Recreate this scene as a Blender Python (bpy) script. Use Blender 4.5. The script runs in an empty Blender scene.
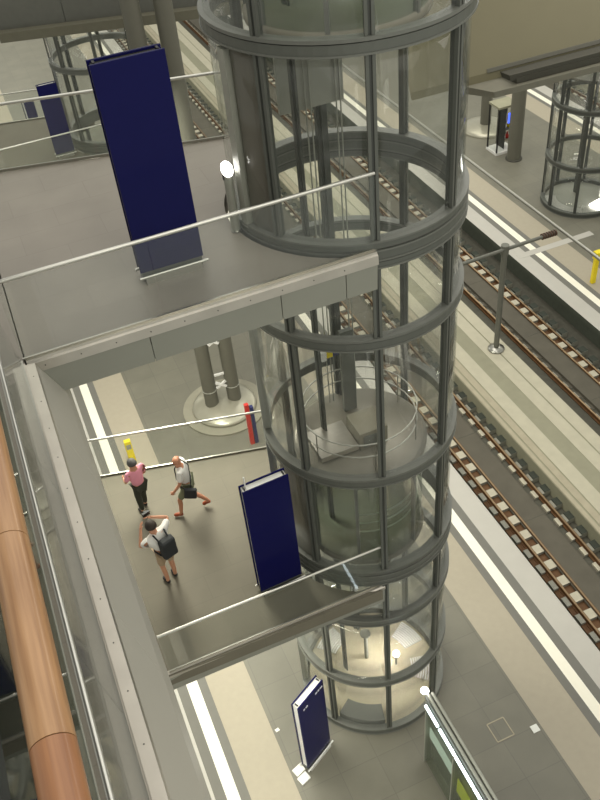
import bpy, bmesh, math, random
from math import sin, cos, pi, radians as R
from mathutils import Vector, Matrix
random.seed(7)
S = bpy.context.scene
COL = S.collection

# ------------------------------------------------------------ camera
F_PX = 859.42
AX = ((0.91690525, -0.32059201, 0.2377089),
      (-0.39021294, -0.59509446, 0.7025642),
      (-0.08377722, -0.73694189, -0.67074438))      # world X, Y, Z seen in camera axes (right, down, forward)
cd = bpy.data.cameras.new('camera')
cd.sensor_fit = 'VERTICAL'; cd.sensor_height = 24; cd.sensor_width = 18
cd.lens = F_PX / 800 * 24
cd.clip_start = 0.05; cd.clip_end = 400
cam = bpy.data.objects.new('camera', cd); COL.objects.link(cam)
m = Matrix.Identity(4)
for i in range(3):
    m[i][0] = AX[i][0]; m[i][1] = -AX[i][1]; m[i][2] = -AX[i][2]
m[2][3] = 20.0
cam.matrix_world = m
S.camera = cam

# ------------------------------------------------------------ materials
MATS = {}
def nm(name):
    mt = bpy.data.materials.new(name); mt.use_nodes = True
    nt = mt.node_tree; nt.nodes.clear()
    out = nt.nodes.new('ShaderNodeOutputMaterial')
    return mt, nt, out
def lin(c):
    return tuple(((v/255)/12.92 if v/255 <= .04045 else ((v/255+.055)/1.055)**2.4) for v in c) + (1,)
def plain(name, rgb, rough=.5, metal=0., noise=.06, nscale=6., coat=0., spec=.5, bump=0.):
    mt, nt, out = nm(name)
    b = nt.nodes.new('ShaderNodeBsdfPrincipled')
    nt.links.new(b.outputs[0], out.inputs[0])
    tc = nt.nodes.new('ShaderNodeTexCoord'); nz = nt.nodes.new('ShaderNodeTexNoise')
    nz.inputs['Scale'].default_value = nscale; nz.inputs['Detail'].default_value = 4
    nt.links.new(tc.outputs['Object'], nz.inputs['Vector'])
    mx = nt.nodes.new('ShaderNodeMix'); mx.data_type = 'RGBA'
    c = lin(rgb)
    mx.inputs[6].default_value = tuple(max(0, v*(1-noise*2)) for v in c[:3]) + (1,)
    mx.inputs[7].default_value = tuple(min(1, v*(1+noise*2)) for v in c[:3]) + (1,)
    nt.links.new(nz.outputs['Fac'], mx.inputs[0])
    nt.links.new(mx.outputs[2], b.inputs['Base Color'])
    b.inputs['Roughness'].default_value = rough; b.inputs['Metallic'].default_value = metal
    b.inputs['Coat Weight'].default_value = coat; b.inputs['Specular IOR Level'].default_value = spec
    if bump:
        bp = nt.nodes.new('ShaderNodeBump'); bp.inputs['Strength'].default_value = bump
        nt.links.new(nz.outputs['Fac'], bp.inputs['Height']); nt.links.new(bp.outputs[0], b.inputs['Normal'])
    MATS[name] = mt
    return mt
def tiles(name, rgb, rgb2, joint, bw, bh, rough=.45, mortar=.006, off=.5, rot=0., blotch=.10):
    mt, nt, out = nm(name)
    b = nt.nodes.new('ShaderNodeBsdfPrincipled'); nt.links.new(b.outputs[0], out.inputs[0])
    tc = nt.nodes.new('ShaderNodeTexCoord'); mp = nt.nodes.new('ShaderNodeMapping')
    mp.inputs['Rotation'].default_value = (0, 0, rot)
    nt.links.new(tc.outputs['Object'], mp.inputs['Vector'])
    br = nt.nodes.new('ShaderNodeTexBrick')
    br.offset = off; br.inputs['Scale'].default_value = 1
    br.inputs['Brick Width'].default_value = bw; br.inputs['Row Height'].default_value = bh
    br.inputs['Mortar Size'].default_value = mortar; br.inputs['Mortar Smooth'].default_value = .3
    br.inputs['Color1'].default_value = lin(rgb); br.inputs['Color2'].default_value = lin(rgb2); br.inputs['Mortar'].default_value = lin(joint)
    nt.links.new(mp.outputs[0], br.inputs['Vector'])
    nz = nt.nodes.new('ShaderNodeTexNoise'); nz.inputs['Scale'].default_value = 1.3; nz.inputs['Detail'].default_value = 6
    nt.links.new(tc.outputs['Object'], nz.inputs['Vector'])
    rp = nt.nodes.new('ShaderNodeMapRange'); rp.inputs[3].default_value = 1-blotch*2; rp.inputs[4].default_value = 1+blotch*1.6
    nt.links.new(nz.outputs['Fac'], rp.inputs[0])
    mx = nt.nodes.new('ShaderNodeVectorMath'); mx.operation = 'SCALE'
    nt.links.new(br.outputs['Color'], mx.inputs[0]); nt.links.new(rp.outputs[0], mx.inputs['Scale'])
    nt.links.new(mx.outputs[0], b.inputs['Base Color'])
    b.inputs['Roughness'].default_value = rough
    MATS[name] = mt
    return mt
def glass(name, tint, refl=.06, dust=.03, dustc=(200, 205, 195), rough=.03):
    mt, nt, out = nm(name)
    tr = nt.nodes.new('ShaderNodeBsdfTransparent'); tr.inputs[0].default_value = tint + (1,)
    gl = nt.nodes.new('ShaderNodeBsdfGlossy'); gl.inputs['Roughness'].default_value = rough
    lw = nt.nodes.new('ShaderNodeLayerWeight'); lw.inputs[0].default_value = .5
    pw = nt.nodes.new('ShaderNodeMath'); pw.operation = 'POWER'; pw.inputs[1].default_value = 4.
    nt.links.new(lw.outputs['Facing'], pw.inputs[0])
    ad = nt.nodes.new('ShaderNodeMath'); ad.operation = 'MULTIPLY_ADD'; ad.use_clamp = True; ad.inputs[1].default_value = .45; ad.inputs[2].default_value = refl
    nt.links.new(pw.outputs[0], ad.inputs[0])
    df = nt.nodes.new('ShaderNodeBsdfDiffuse'); df.inputs[0].default_value = lin(dustc)
    m1 = nt.nodes.new('ShaderNodeMixShader'); m1.inputs[0].default_value = dust
    nt.links.new(tr.outputs[0], m1.inputs[1]); nt.links.new(df.outputs[0], m1.inputs[2])
    m2 = nt.nodes.new('ShaderNodeMixShader')
    nt.links.new(ad.outputs[0], m2.inputs[0]); nt.links.new(m1.outputs[0], m2.inputs[1]); nt.links.new(gl.outputs[0], m2.inputs[2])
    nt.links.new(m2.outputs[0], out.inputs[0])
    MATS[name] = mt
    return mt
def emit(name, rgb, st):
    mt, nt, out = nm(name)
    e = nt.nodes.new('ShaderNodeEmission'); e.inputs[0].default_value = lin(rgb); e.inputs[1].default_value = st
    nt.links.new(e.outputs[0], out.inputs[0]); MATS[name] = mt
    return mt
def wood(name, c0=(146, 108, 74), c1=(182, 142, 104)):
    mt, nt, out = nm(name)
    b = nt.nodes.new('ShaderNodeBsdfPrincipled'); nt.links.new(b.outputs[0], out.inputs[0])
    tc = nt.nodes.new('ShaderNodeTexCoord'); mp = nt.nodes.new('ShaderNodeMapping'); mp.inputs['Scale'].default_value = (60, 3, 60)
    nt.links.new(tc.outputs['Object'], mp.inputs[0])
    nz = nt.nodes.new('ShaderNodeTexNoise'); nz.inputs['Scale'].default_value = 1.5; nz.inputs['Detail'].default_value = 5
    nt.links.new(mp.outputs[0], nz.inputs['Vector'])
    cr = nt.nodes.new('ShaderNodeValToRGB')
    cr.color_ramp.elements[0].position = .25; cr.color_ramp.elements[0].color = lin(c0)
    cr.color_ramp.elements[1].position = .75; cr.color_ramp.elements[1].color = lin(c1)
    nt.links.new(nz.outputs['Fac'], cr.inputs[0]); nt.links.new(cr.outputs[0], b.inputs['Base Color'])
    b.inputs['Roughness'].default_value = .38; b.inputs['Coat Weight'].default_value = .3
    MATS[name] = mt

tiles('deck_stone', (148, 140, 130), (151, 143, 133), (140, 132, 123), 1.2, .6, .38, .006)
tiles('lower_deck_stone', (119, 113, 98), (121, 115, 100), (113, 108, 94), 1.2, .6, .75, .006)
tiles('platform_stone', (113, 110, 98), (118, 115, 102), (105, 102, 92), .95, .95, .5, .01, 0.)
tiles('dark_deck', (70, 70, 66), (74, 74, 70), (50, 50, 48), 1.2, .6, .4)
plain('beige_band', (168, 159, 141), .6, noise=.03)
plain('white_band', (245, 240, 224), .5, noise=.02)
plain('dark_band', (112, 110, 103), .6, noise=.04)
plain('edge_band', (186, 182, 174), .6, noise=.03, nscale=2)
plain('concrete', (120, 118, 110), .8, noise=.1, nscale=3)
plain('slab_dark', (92, 87, 76), .8, noise=.12, nscale=2)
plain('ballast_dark', (90, 88, 78), .9, noise=.15, nscale=5)
plain('wall_green', (74, 78, 68), .8, noise=.1)
plain('div_tan', (170, 161, 140), .8, noise=.08, nscale=4)
plain('div_light', (186, 180, 160), .8, noise=.06, nscale=3)
plain('div_olive', (146, 143, 122), .8, noise=.06, nscale=3)
plain('rust', (112, 80, 52), .55, .4, noise=.2, nscale=9)
plain('rail_top', (150, 128, 100), .35, .8)
plain('sleeper_white', (190, 183, 164), .7, noise=.1)
plain('sleeper_brown', (104, 74, 48), .8, noise=.15)
plain('tooth', (58, 62, 54), .8, noise=.12)
plain('clip', (150, 148, 136), .6)
plain('steel', (170, 168, 160), .28, .95, noise=.03)
plain('steel_bright', (205, 203, 196), .34, .9, noise=.02)
plain('steel_channel', (188, 182, 172), .3, .75, noise=.08, nscale=3)
plain('gallery_fascia', (186, 182, 172), .42, .25, noise=.02, nscale=2)
plain('fascia', (148, 148, 138), .5, .1, noise=.03, nscale=2)
plain('lift_grey', (114, 115, 109), .42, .15, noise=.04)
plain('lift_dark', (74, 76, 72), .42, .15, noise=.04)
plain('lift_mid', (98, 100, 94), .42, .15, noise=.04)
plain('lift_light', (160, 160, 150), .4, .15, noise=.04)
plain('column_paint', (102, 100, 89), .5, .05, noise=.03)
plain('dome_metal', (168, 164, 148), .3, .5, noise=.04)
plain('plinth_stone', (142, 138, 122), .6, noise=.05)
plain('blue_panel', (21, 22, 78), .22, 0, noise=.03, coat=.0, spec=.12)
plain('blue_edge', (22, 22, 58), .4)
plain('black', (20, 20, 20), .5)
plain('white_paint', (232, 230, 226), .45, noise=.02)
plain('beige_clad', (110, 104, 80), .6, noise=.04, nscale=1.5)
plain('beam_grey', (104, 101, 86), .6)
plain('overhead_shaded', (98, 98, 91), .6)  # fascia grey darkened: the overhead bridge's shade is put into the colour
plain('groove_dark', (66, 64, 55), .6)
plain('groove_light', (84, 82, 72), .6)
plain('clad_light', (112, 109, 96), .5)
plain('yellow', (238, 214, 30), .45)
plain('red', (196, 52, 46), .5)
plain('navy', (40, 44, 92), .5)
plain('pole_grey', (112, 112, 104), .55, .3)
plain('insulator', (82, 58, 44), .4)
plain('pit_floor', (180, 170, 145), .6)
plain('car_roof', (158, 152, 140), .35, .4, noise=.05, nscale=2)
plain('car_wall', (112, 122, 112), .4, .2)
plain('car_box', (140, 134, 118), .5)
plain('paper', (238, 238, 232), .7)
glass('pane', (.965, .975, .965), .03, .025)
glass('lift_pane', (.975, .98, .97), .03, .02)
glass('dark_pane', (.34, .36, .33), .025, .05, (90, 95, 85))
plain('door_pane', (104, 100, 90), .3, .1, noise=.03)
glass('green_pane', (.86, .90, .86), .04, .06, (130, 140, 124))
emit('lamp_white', (255, 252, 245), 9)
emit('led_white', (235, 250, 255), 5)
emit('led_blue', (40, 40, 235), 3)
emit('screen_blue', (70, 100, 255), 2.2)
emit('sign_lit', (232, 248, 226), .75)
emit('sign_yellow', (214, 222, 60), .55)
wood('wood', (138, 98, 64), (180, 138, 98))
wood('wood_dark', (130, 84, 54), (162, 112, 74))

# ------------------------------------------------------------ mesh helpers
class MB:
    def __init__(s): s.v = []; s.f = []; s.m = []; s.sm = []
    def add(s, vs, fs, mi=0, smooth=False):
        o = len(s.v); s.v += [tuple(v) for v in vs]
        for f in fs: s.f.append(tuple(i+o for i in f)); s.m.append(mi); s.sm.append(smooth)
        return s
    def box(s, x0, x1, y0, y1, z0, z1, mi=0):
        vs = [(x, y, z) for z in (z0, z1) for y in (y0, y1) for x in (x0, x1)]
        return s.add(vs, [(0, 2, 3, 1), (4, 5, 7, 6), (0, 1, 5, 4), (2, 6, 7, 3), (0, 4, 6, 2), (1, 3, 7, 5)], mi)
    def obox(s, c, ux, uy, uz, mi=0):
        c, ux, uy, uz = map(Vector, (c, ux, uy, uz))
        vs = [c + a*ux + b*uy + d*uz for d in (-1, 1) for b in (-1, 1) for a in (-1, 1)]
        return s.add(vs, [(0, 2, 3, 1), (4, 5, 7, 6), (0, 1, 5, 4), (2, 6, 7, 3), (0, 4, 6, 2), (1, 3, 7, 5)], mi)
    def tube(s, pts, r, n=12, mi=0, cap=True):
        pts = [Vector(p) for p in pts]; rs = r if isinstance(r, (list, tuple)) else [r]*len(pts)
        rings = []; ref = None
        for i, p in enumerate(pts):
            t = (pts[min(i+1, len(pts)-1)] - pts[max(i-1, 0)]).normalized()
            if ref is None: ref = Vector((0, 0, 1)) if abs(t.z) < .9 else Vector((1, 0, 0))
            a = t.cross(ref).normalized(); b = a.cross(t).normalized(); ref = b
            rings.append([p + rs[i]*(cos(2*pi*k/n)*a + sin(2*pi*k/n)*b) for k in range(n)])
        vs = [v for q in rings for v in q]; fs = []
        for i in range(len(pts)-1):
            for k in range(n):
                fs.append((i*n+k, i*n+(k+1) % n, (i+1)*n+(k+1) % n, (i+1)*n+k))
        s.add(vs, fs, mi, True)
        if cap:
            s.add(rings[0], [tuple(range(n))], mi); s.add(rings[-1], [tuple(reversed(range(n)))], mi)
        return s
    def lathe(s, prof, c=(0, 0, 0), n=40, mi=0, smooth=True):
        vs = []; fs = []; k = len(prof)
        for i in range(n):
            a = 2*pi*i/n
            vs += [(c[0]+r*cos(a), c[1]+r*sin(a), c[2]+z) for r, z in prof]
        for i in range(n):
            j = (i+1) % n
            for q in range(k-1): fs.append((i*k+q, j*k+q, j*k+q+1, i*k+q+1))
        return s.add(vs, fs, mi, smooth)
    def arc(s, r0, r1, z0, z1, a0, a1, n=12, mi=0):
        """a solid curved bar: annular sector between two radii and two heights"""
        full = abs(a1-a0) > 2*pi-1e-4
        vs = []; fs = []
        for i in range(n+1):
            a = a0+(a1-a0)*i/n
            for r, z in ((r0, z0), (r1, z0), (r1, z1), (r0, z1)): vs.append((r*cos(a), r*sin(a), z))
        for i in range(n):
            b = i*4; d = b+4
            for q in range(4): fs.append((b+q, d+q, d+(q+1) % 4, b+(q+1) % 4))
        if not full: fs += [(0, 3, 2, 1), (n*4, n*4+1, n*4+2, n*4+3)]
        return s.add(vs, fs, mi)
    def prism(s, poly, z0, z1, mi=0, side=None):
        n = len(poly)
        vs = [(x, y, z0) for x, y in poly] + [(x, y, z1) for x, y in poly]
        s.add(vs, [tuple(range(n, 2*n)), tuple(reversed(range(n)))], mi)
        s.add(vs, [(i, (i+1) % n, (i+1) % n+n, i+n) for i in range(n)], mi if side is None else side)
        return s
    def xprism(s, prof, x0, x1, mi=0):      # profile in (y, z) swept along x
        n = len(prof)
        vs = [(x0, y, z) for y, z in prof] + [(x1, y, z) for y, z in prof]
        return s.add(vs, [tuple(range(n)), tuple(reversed(range(n, 2*n)))] + [(i, i+n, (i+1) % n+n, (i+1) % n) for i in range(n)], mi)
    def yprism(s, prof, y0, y1, mi=0):      # profile in (x, z) swept along y
        n = len(prof)
        vs = [(x, y0, z) for x, z in prof] + [(x, y1, z) for x, z in prof]
        return s.add(vs, [tuple(range(n)), tuple(reversed(range(n, 2*n)))] + [(i, i+n, (i+1) % n+n, (i+1) % n) for i in range(n)], mi)
    def build(s, name, mats, parent=None, bevel=0.):
        me = bpy.data.meshes.new(name); me.from_pydata(s.v, [], s.f)
        if isinstance(mats, str): mats = [mats]
        for q in mats: me.materials.append(MATS[q])
        for p, mi, sm in zip(me.polygons, s.m, s.sm): p.material_index = mi; p.use_smooth = sm
        bm = bmesh.new(); bm.from_mesh(me); bmesh.ops.recalc_face_normals(bm, faces=bm.faces); bm.to_mesh(me); bm.free()
        o = bpy.data.objects.new(name, me); COL.objects.link(o)
        if parent: o.parent = parent
        if bevel:
            b = o.modifiers.new('bevel', 'BEVEL'); b.width = bevel; b.segments = 2; b.limit_method = 'ANGLE'
        return o
def tag(o, label=None, cat=None, group=None, kind=None):
    if label: o['label'] = label
    if cat: o['category'] = cat
    if group: o['group'] = group
    if kind: o['kind'] = kind
    return o
def empty(name, loc, label, cat, group=None, rz=0):
    o = bpy.data.objects.new(name, None); COL.objects.link(o); o.location = loc; o.rotation_euler = (0, 0, rz)
    return tag(o, label, cat, group)
def dup(root, loc=None, rz=None, label=None, group=None):
    r = root.copy(); COL.objects.link(r)
    if loc is not None: r.location = loc
    if rz is not None: r.rotation_euler = (0, 0, rz)
    if label: r['label'] = label
    if group: r['group'] = group
    for ch in list(root.children):
        c = ch.copy(); COL.objects.link(c); c.parent = r
        for g in list(ch.children):
            d = g.copy(); COL.objects.link(d); d.parent = c
    return r
def part_copy(o, parent, loc=(0, 0, 0), rz=0):
    c = o.copy(); COL.objects.link(c); c.parent = parent; c.location = loc; c.rotation_euler = (0, 0, rz)
    return c

# ------------------------------------------------------------ the setting: platforms and track trough
Z1, Z2 = 13.6, 5.95            # deck heights of the upper and the lower footbridge
Y0, Y1 = -6, 120
def platform(xc, y0, y1, half=5.4):
    b = MB()
    cuts = [(-half, -4.76, 3), (-4.76, -4.51, 2), (-4.51, -4.22, 1), (-4.22, -4.0, 2), (-4.0, -2.94, 0), (-2.94, 2.94, 4),
            (2.94, 4.0, 0), (4.0, 4.22, 2), (4.22, 4.51, 1), (4.51, 4.76, 2), (4.76, half, 3)]
    for a, c, mi in cuts:
        vs = [(xc+a, y0, 0), (xc+c, y0, 0), (xc+c, y1, 0), (xc+a, y1, 0)]
        b.add(vs, [(0, 1, 2, 3)], mi)
    # body under the paving, with a projecting lip
    for sgn in (-1, 1):
        e = xc+sgn*half
        b.add([(e, y0, 0), (e, y1, 0), (e, y1, -.18), (e, y0, -.18)], [(0, 1, 2, 3)], 5)
        b.add([(e, y0, -.18), (e, y1, -.18), (e-sgn*.25, y1, -.2), (e-sgn*.25, y0, -.2)], [(0, 1, 2, 3)], 5)
        b.add([(e-sgn*.25, y0, -.2), (e-sgn*.25, y1, -.2), (e-sgn*.25, y1, -1.2), (e-sgn*.25, y0, -1.2)], [(0, 1, 2, 3)], 5)
    b.add([(xc-half, y0, 0), (xc+half, y0, 0), (xc+half, y0, -1.2), (xc-half, y0, -1.2)], [(0, 1, 2, 3)], 5)
    b.add([(xc-half, y1, 0), (xc+half, y1, 0), (xc+half, y1, -1.2), (xc-half, y1, -1.2)], [(0, 1, 2, 3)], 5)
    o = b.build('floor', ['beige_band', 'white_band', 'dark_band', 'edge_band', 'platform_stone', 'wall_green'])
    return tag(o, kind='structure')
XC1, XC2 = 4.73, 23.6
platform(XC1, Y0, Y1); platform(XC2, Y0, Y1)
platform(42.5, Y0, Y1); platform(-14.14, Y0, Y1)
tb = MB(); tb.box(-30, 60, Y0-1, Y1+1, -1.5, -1.0)
tag(tb.build('floor', 'ballast_dark'), kind='structure')
# concrete walkway strip between two tracks
def divider(x0, label_):
    b = MB()
    w = [(0, .14, 0), (.14, .2, 2), (.2, .42, 0), (.42, .47, 2), (.47, .95, 1), (.95, 1.5, 2), (1.5, 1.95, 1), (1.95, 2.0, 2), (2.0, 2.45, 1)]
    for a, c, mi in w:
        b.box(x0+a, x0+c, Y0, Y1, -1.05, -.4 - (.015 if mi == 2 else 0), mi)
    b.box(x0-.02, x0, Y0, Y1, -1.05, -.43, 2)
    o = b.build('trim_1', ['div_tan', 'div_light', 'div_olive']); tag(o, kind='structure')
divider(12.72, ''); divider(31.5, '')

# ------------------------------------------------------------ tracks
def make_track(loc, y0, y1, guard, label, pitch=.62, nmax=100):
    """guard=-1: the guard rail runs beside the left rail, +1: beside the right rail. Local x = 0 on the track axis"""
    t = empty('railway_track', loc, label, 'railway track', 'tracks beside the platforms')
    b = MB(); b.box(-.42, .42, y0, y1, -1.0, -.86)
    for k in range(int((y1-y0)/4)): b.box(-.42, .42, y0+4*k, y0+4*k+.02, -.87, -.855, 1)
    b.build('track_slab', ['slab_dark', 'ballast_dark'], t)
    for x in (-.735, .735, guard*.36):
        r = MB()
        r.box(x-.07, x+.07, y0, y1, -.96, -.93); r.box(x-.012, x+.012, y0, y1, -.93, -.83); r.box(x-.036, x+.036, y0, y1, -.83, -.795)
        r.box(x-.022, x+.022, y0, y1, -.796, -.79, 1)
        r.build('guard_rail' if abs(x) < .5 else 'rail', ['rust', 'rail_top'], t)
    if guard < 0:
        steps = [(-1.0, -.95, -.97, 4), (-.95, -.8, -.87, 3), (-.8, -.69, -.97, 4), (-.69, -.42, -.84, 0), (-.42, .42, -.97, 4), (.42, .56, -.97, 4), (.56, .68, -.9, 0), (.68, .79, -.97, 4), (.79, .9, -.85, 3), (.9, 1.12, -.8, 2)]
        bed = (-.95, -.36)
    else:
        steps = [(-.8, -.68, -.97, 4), (-.68, -.6, -.87, 3), (-.6, .42, -.97, 4), (.42, .69, -.85, 0), (.69, .79, -.97, 4), (.79, .88, -.86, 3), (.88, 1.14, -.78, 2)]
        bed = (.36, .82)
    s = MB()
    top = [(x, z) for a, c, z, mi in steps for x in (a, c)]
    prof = top+[(top[-1][0], -1.02), (top[0][0], -1.02)]
    w = .3; n = len(prof)
    vs = [(x, 0, z) for x, z in prof]+[(x, w, z) for x, z in prof]
    s.add(vs, [tuple(range(n)), tuple(reversed(range(n, 2*n)))], 3)
    for i in range(n):
        j_ = (i+1) % n
        mi = steps[i//2][3] if i < 2*len(steps)-1 and i % 2 == 0 else (max(steps[i//2], steps[min(i//2+1, len(steps)-1)], key=lambda q: q[2])[3] if i < 2*len(steps)-1 else 4)
        s.add(vs, [(i, i+n, j_+n, j_)], mi)
    bm = MB(); bm.box(bed[0], bed[1], y0, y1, -1.0, -.955); bm.build('rail_bed', 'sleeper_brown', t)
    proto = s.build('sleeper', ['sleeper_white', 'sleeper_brown', 'tooth', 'clip', 'slab_dark'], t)
    me = proto.data; bb = bmesh.new(); bb.from_mesh(me); bmesh.ops.remove_doubles(bb, verts=bb.verts, dist=1e-5); bmesh.ops.recalc_face_normals(bb, faces=bb.faces); bb.to_mesh(me); bb.free()
    proto.location = (0, y0, 0)
    n = min(nmax, int((y1-y0)/pitch))
    for k in range(1, n): part_copy(proto, t, (0, y0+k*pitch, 0))
    return t
make_track((11.6, 0, 0), 5.5, 67, -1, 'rusty track right beside the near platform and lift, left of the concrete strip')
make_track((16.72, 0, 0), 13, 74.5, 1, 'rusty track beyond the concrete strip, at the foot of the far platform')
make_track((30.4, 0, 0), 26, 80, -1, 'dark track on the far side of the far platform, behind the grey pillar')

# ------------------------------------------------------------ catenary pole, arm and contact bar
t = empty('catenary_pole', (14.71, 20.49, -.4), 'grey steel pole standing on the concrete strip between the tracks', 'pole')
b = MB(); b.tube([(0, 0, .06), (0, 0, 4.35)], .1, 14); b.build('shaft', 'pole_grey', t)
b = MB(); b.lathe([(0, .0), (.3, .0), (.3, .05), (.2, .07), (.14, .12), (.1, .12)], n=24); b.build('base_flange', 'steel', t)
b = MB(); b.tube([(-2.2, -.1, 4.32), (2.0, .0, 4.3)], .065, 10); b.tube([(0, 0, 4.1), (0, 0, 4.45)], .14, 12); b.build('arm', 'pole_grey', t)
b = MB()
for k in range(5): b.lathe([(0, 0), (.09, .0), (.13, .03), (.09, .06), (0, .06)], n=12)
b = MB()
for k in range(6): b.tube([(1.45+k*.1, 0, 4.3), (1.5+k*.1, 0, 4.3)], .11, 12)
b.build('insulator', 'insulator', t)
b = MB(); b.tube([(16.83, 10, 4.02), (16.83, 70, 4.02)], .055, 8)
tag(b.build('contact_bar', 'steel'), 'long grey overhead contact bar running above the far track', 'overhead bar')

# ------------------------------------------------------------ footbridges, gallery and their railings
CL = Vector((4.736, 10.695)); RL = 1.745
def bridge_poly(x0, yn, yf0, yf1, r=1.86):
    p = [(x0, yn)]
    a0, a1 = R(-105), R(-253)
    for i in range(25):
        a = a0+(a1-a0)*i/24
        p.append((CL.x+r*cos(a), CL.y+r*sin(a)))
    p += [(4.25, yf1), (x0, yf0)]
    return p
def footbridge(z, yn, xl, yfl, thick, label, deckmat, mirror_dy=0, joints=(), ch=.15, yfr=13.24):
    t = empty('footbridge', (0, mirror_dy, z), label, 'footbridge', 'footbridges')
    b = MB(); b.prism(bridge_poly(xl, yn, yfl, yfr), -.3, 0); b.build('deck', deckmat, t)
    # steel channel that carries the glass, then the fascia plate below it
    b = MB(); b.xprism([(yn+.03, -.02), (yn+.03, .025), (yn-.04, .025), (yn-.05, 0), (yn-.08, -.015), (yn-.09, -ch), (yn-.05, -ch-.02)], xl, 4.34)
    chan = b.build('edge_channel', 'steel_channel', t)
    if ch > .1:
        for k in range(int((4.2-xl)/.45)):
            x = xl + .45*k + .2
            b = MB(); b.tube([(x, yn-.083, -.08), (x, yn-.092, -.08)], .008, 8); b.build('bolt', 'lift_dark', chan)
    b = MB(); js = [xl]+list(joints)+[4.33]
    for a, c in zip(js, js[1:]):
        b.xprism([(yn-.08, -ch-.005), (yn-.05, -ch-.005), (yn-.02, -thick+.02), (yn-.06, -thick)], a+.006, c-.006)
    b.xprism([(yn-.05, -.3), (yn-.03, -thick+.02), (13.2, -thick+.02), (13.2, -.3)], xl, 2.85)
    b.build('fascia', 'fascia', t)
    # thin strip on the slanted far edge
    f0, f1 = Vector((xl, yfl, 0)), Vector((4.25, yfr, 0)); d = (f1-f0)/2; n = Vector((-d.y, d.x, 0)).normalized()
    b = MB(); b.obox((f0+f1)/2+n*.02+Vector((0, 0, -.19)), d, n*.02, (0, 0, .145)); b.build('far_edge_strip', 'groove_light', t)
    return t
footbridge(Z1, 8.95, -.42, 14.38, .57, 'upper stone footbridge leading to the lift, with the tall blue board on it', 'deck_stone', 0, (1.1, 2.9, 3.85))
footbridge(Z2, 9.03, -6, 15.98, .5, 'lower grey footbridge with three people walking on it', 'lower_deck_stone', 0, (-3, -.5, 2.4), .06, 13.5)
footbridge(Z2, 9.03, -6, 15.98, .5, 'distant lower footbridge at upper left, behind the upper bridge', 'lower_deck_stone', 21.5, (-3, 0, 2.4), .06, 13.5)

def railing(p0, p1, h, label, cuts, off=(0, 0), pane='pane', rail_r=.026, group='glass railings', end_post=False):
    p0, p1 = Vector(p0), Vector(p1); L = (p1-p0).length
    t = empty('glass_railing', p0, label, 'railing', group)
    d = (p1-p0).normalized(); n = Vector((-d.y, d.x, 0))
    top = Vector((off[0], off[1], h))
    b = MB(); b.tube([top, top+d*L], rail_r, 12); b.build('handrail', 'steel_bright', t)
    fr = [0]+list(cuts)+[1]
    for a, c in zip(fr, fr[1:]):
        q0 = d*(L*a+.006); q1 = d*(L*c-.006)
        b = MB(); vs = []
        for w in (-.009, .009):
            vs += [q0+n*w, q1+n*w, q1+n*w+top-Vector((0, 0, .02)), q0+n*w+top-Vector((0, 0, .02))]
        b.add(vs, [(0, 1, 2, 3), (7, 6, 5, 4), (0, 4, 5, 1), (1, 5, 6, 2), (2, 6, 7, 3), (3, 7, 4, 0)])
        b.build('glass_panel', pane, t)
    b = MB(); b.obox(d*L/2+Vector((0, 0, .008)), d*L/2, n*.014, (0, 0, .022)); b.build('bottom_rail', 'steel', t)
    return t
railing((-.45, 8.95, Z1+.02), (4.36, 8.97, Z1+.02), 1.13, 'glass railing with a steel handrail along the near edge of the upper footbridge', (.375, .66))
railing((-.3, 14.37, Z1+.02), (3.95, 13.33, Z1+.02), 1.1, 'glass railing on the slanted far edge of the upper footbridge', (.5,))
railing((-.05, 9.03, Z2+.02), (4.36, 9.03, Z2+.02), 1.15, 'glass railing along the near edge of the lower footbridge', (.42, .7))
railing((-2.5, 15.08, Z2+.02), (3.85, 13.52, Z2+.02), 1.15, 'glass railing on the far edge of the lower footbridge, behind the three people', (.4, .7))
railing((-3, 30.53, Z2+.02), (4.2, 30.53, Z2+.02), 1.15, 'glass railing on the near edge of the distant footbridge at upper left', (.33, .66))
railing((-3, 36.6, Z2+.02), (2.9, 35.15, Z2+.02), 1.15, 'glass railing on the far edge of the distant footbridge, upper left corner', (.5,))

t = empty('gallery', (0, 0, Z1), 'long gallery at left with a bolted steel edge and grey fascia', 'gallery')
b = MB(); b.box(-9, -.44, -4, 30, -.3, 0); b.build('gallery_floor', 'deck_stone', t)
b = MB(); b.yprism([(-.6, -.02), (-.6, .012), (-.50, .015), (-.50, .03), (-.44, .03), (-.44, .01), (-.33, 0), (-.315, -.05), (-.4, -.1)], -4, 8.86)
chan = b.build('edge_channel', 'steel_channel', t)
for k in range(20):
    b = MB(); b.tube([(-.385, 8.6-.5*k, .002), (-.385, 8.6-.5*k, .008)], .007, 8); b.build('bolt', 'lift_dark', chan)
b = MB()
js = [-4, -.6, 2.2, 5.0, 7.7, 9.3]
for a, c in zip(js, js[1:]):
    pr = [(-.34, -.06), (-.315, -.05), (-.09, -.6), (-.04, -.86), (-.1, -.9), (-.2, -.6)]; k_ = len(pr)
    sl = lambda z: .85*(z+.05)
    vs = [(x, a+.005+(sl(z) if a > -4 else 0), z) for x, z in pr]+[(x, c-.005+(sl(z) if c < 9 else 0), z) for x, z in pr]
    b.add(vs, [tuple(range(k_)), tuple(reversed(range(k_, 2*k_)))]+[(i, i+k_, (i+1) % k_+k_, (i+1) % k_) for i in range(k_)])
b.yprism([(-9, -.3), (-.4, -.3), (-.2, -.62), (-.12, -.88), (-9, -.88)], -4, 9.3)
b.build('fascia', 'gallery_fascia', t)
railing((-.47, 8.9, Z1+.03), (-.47, -3, Z1+.03), 1.1, 'tall glass railing of the gallery at left, running below the wooden handrail', (.2, .42, .64), off=(-.13, 0))

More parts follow.
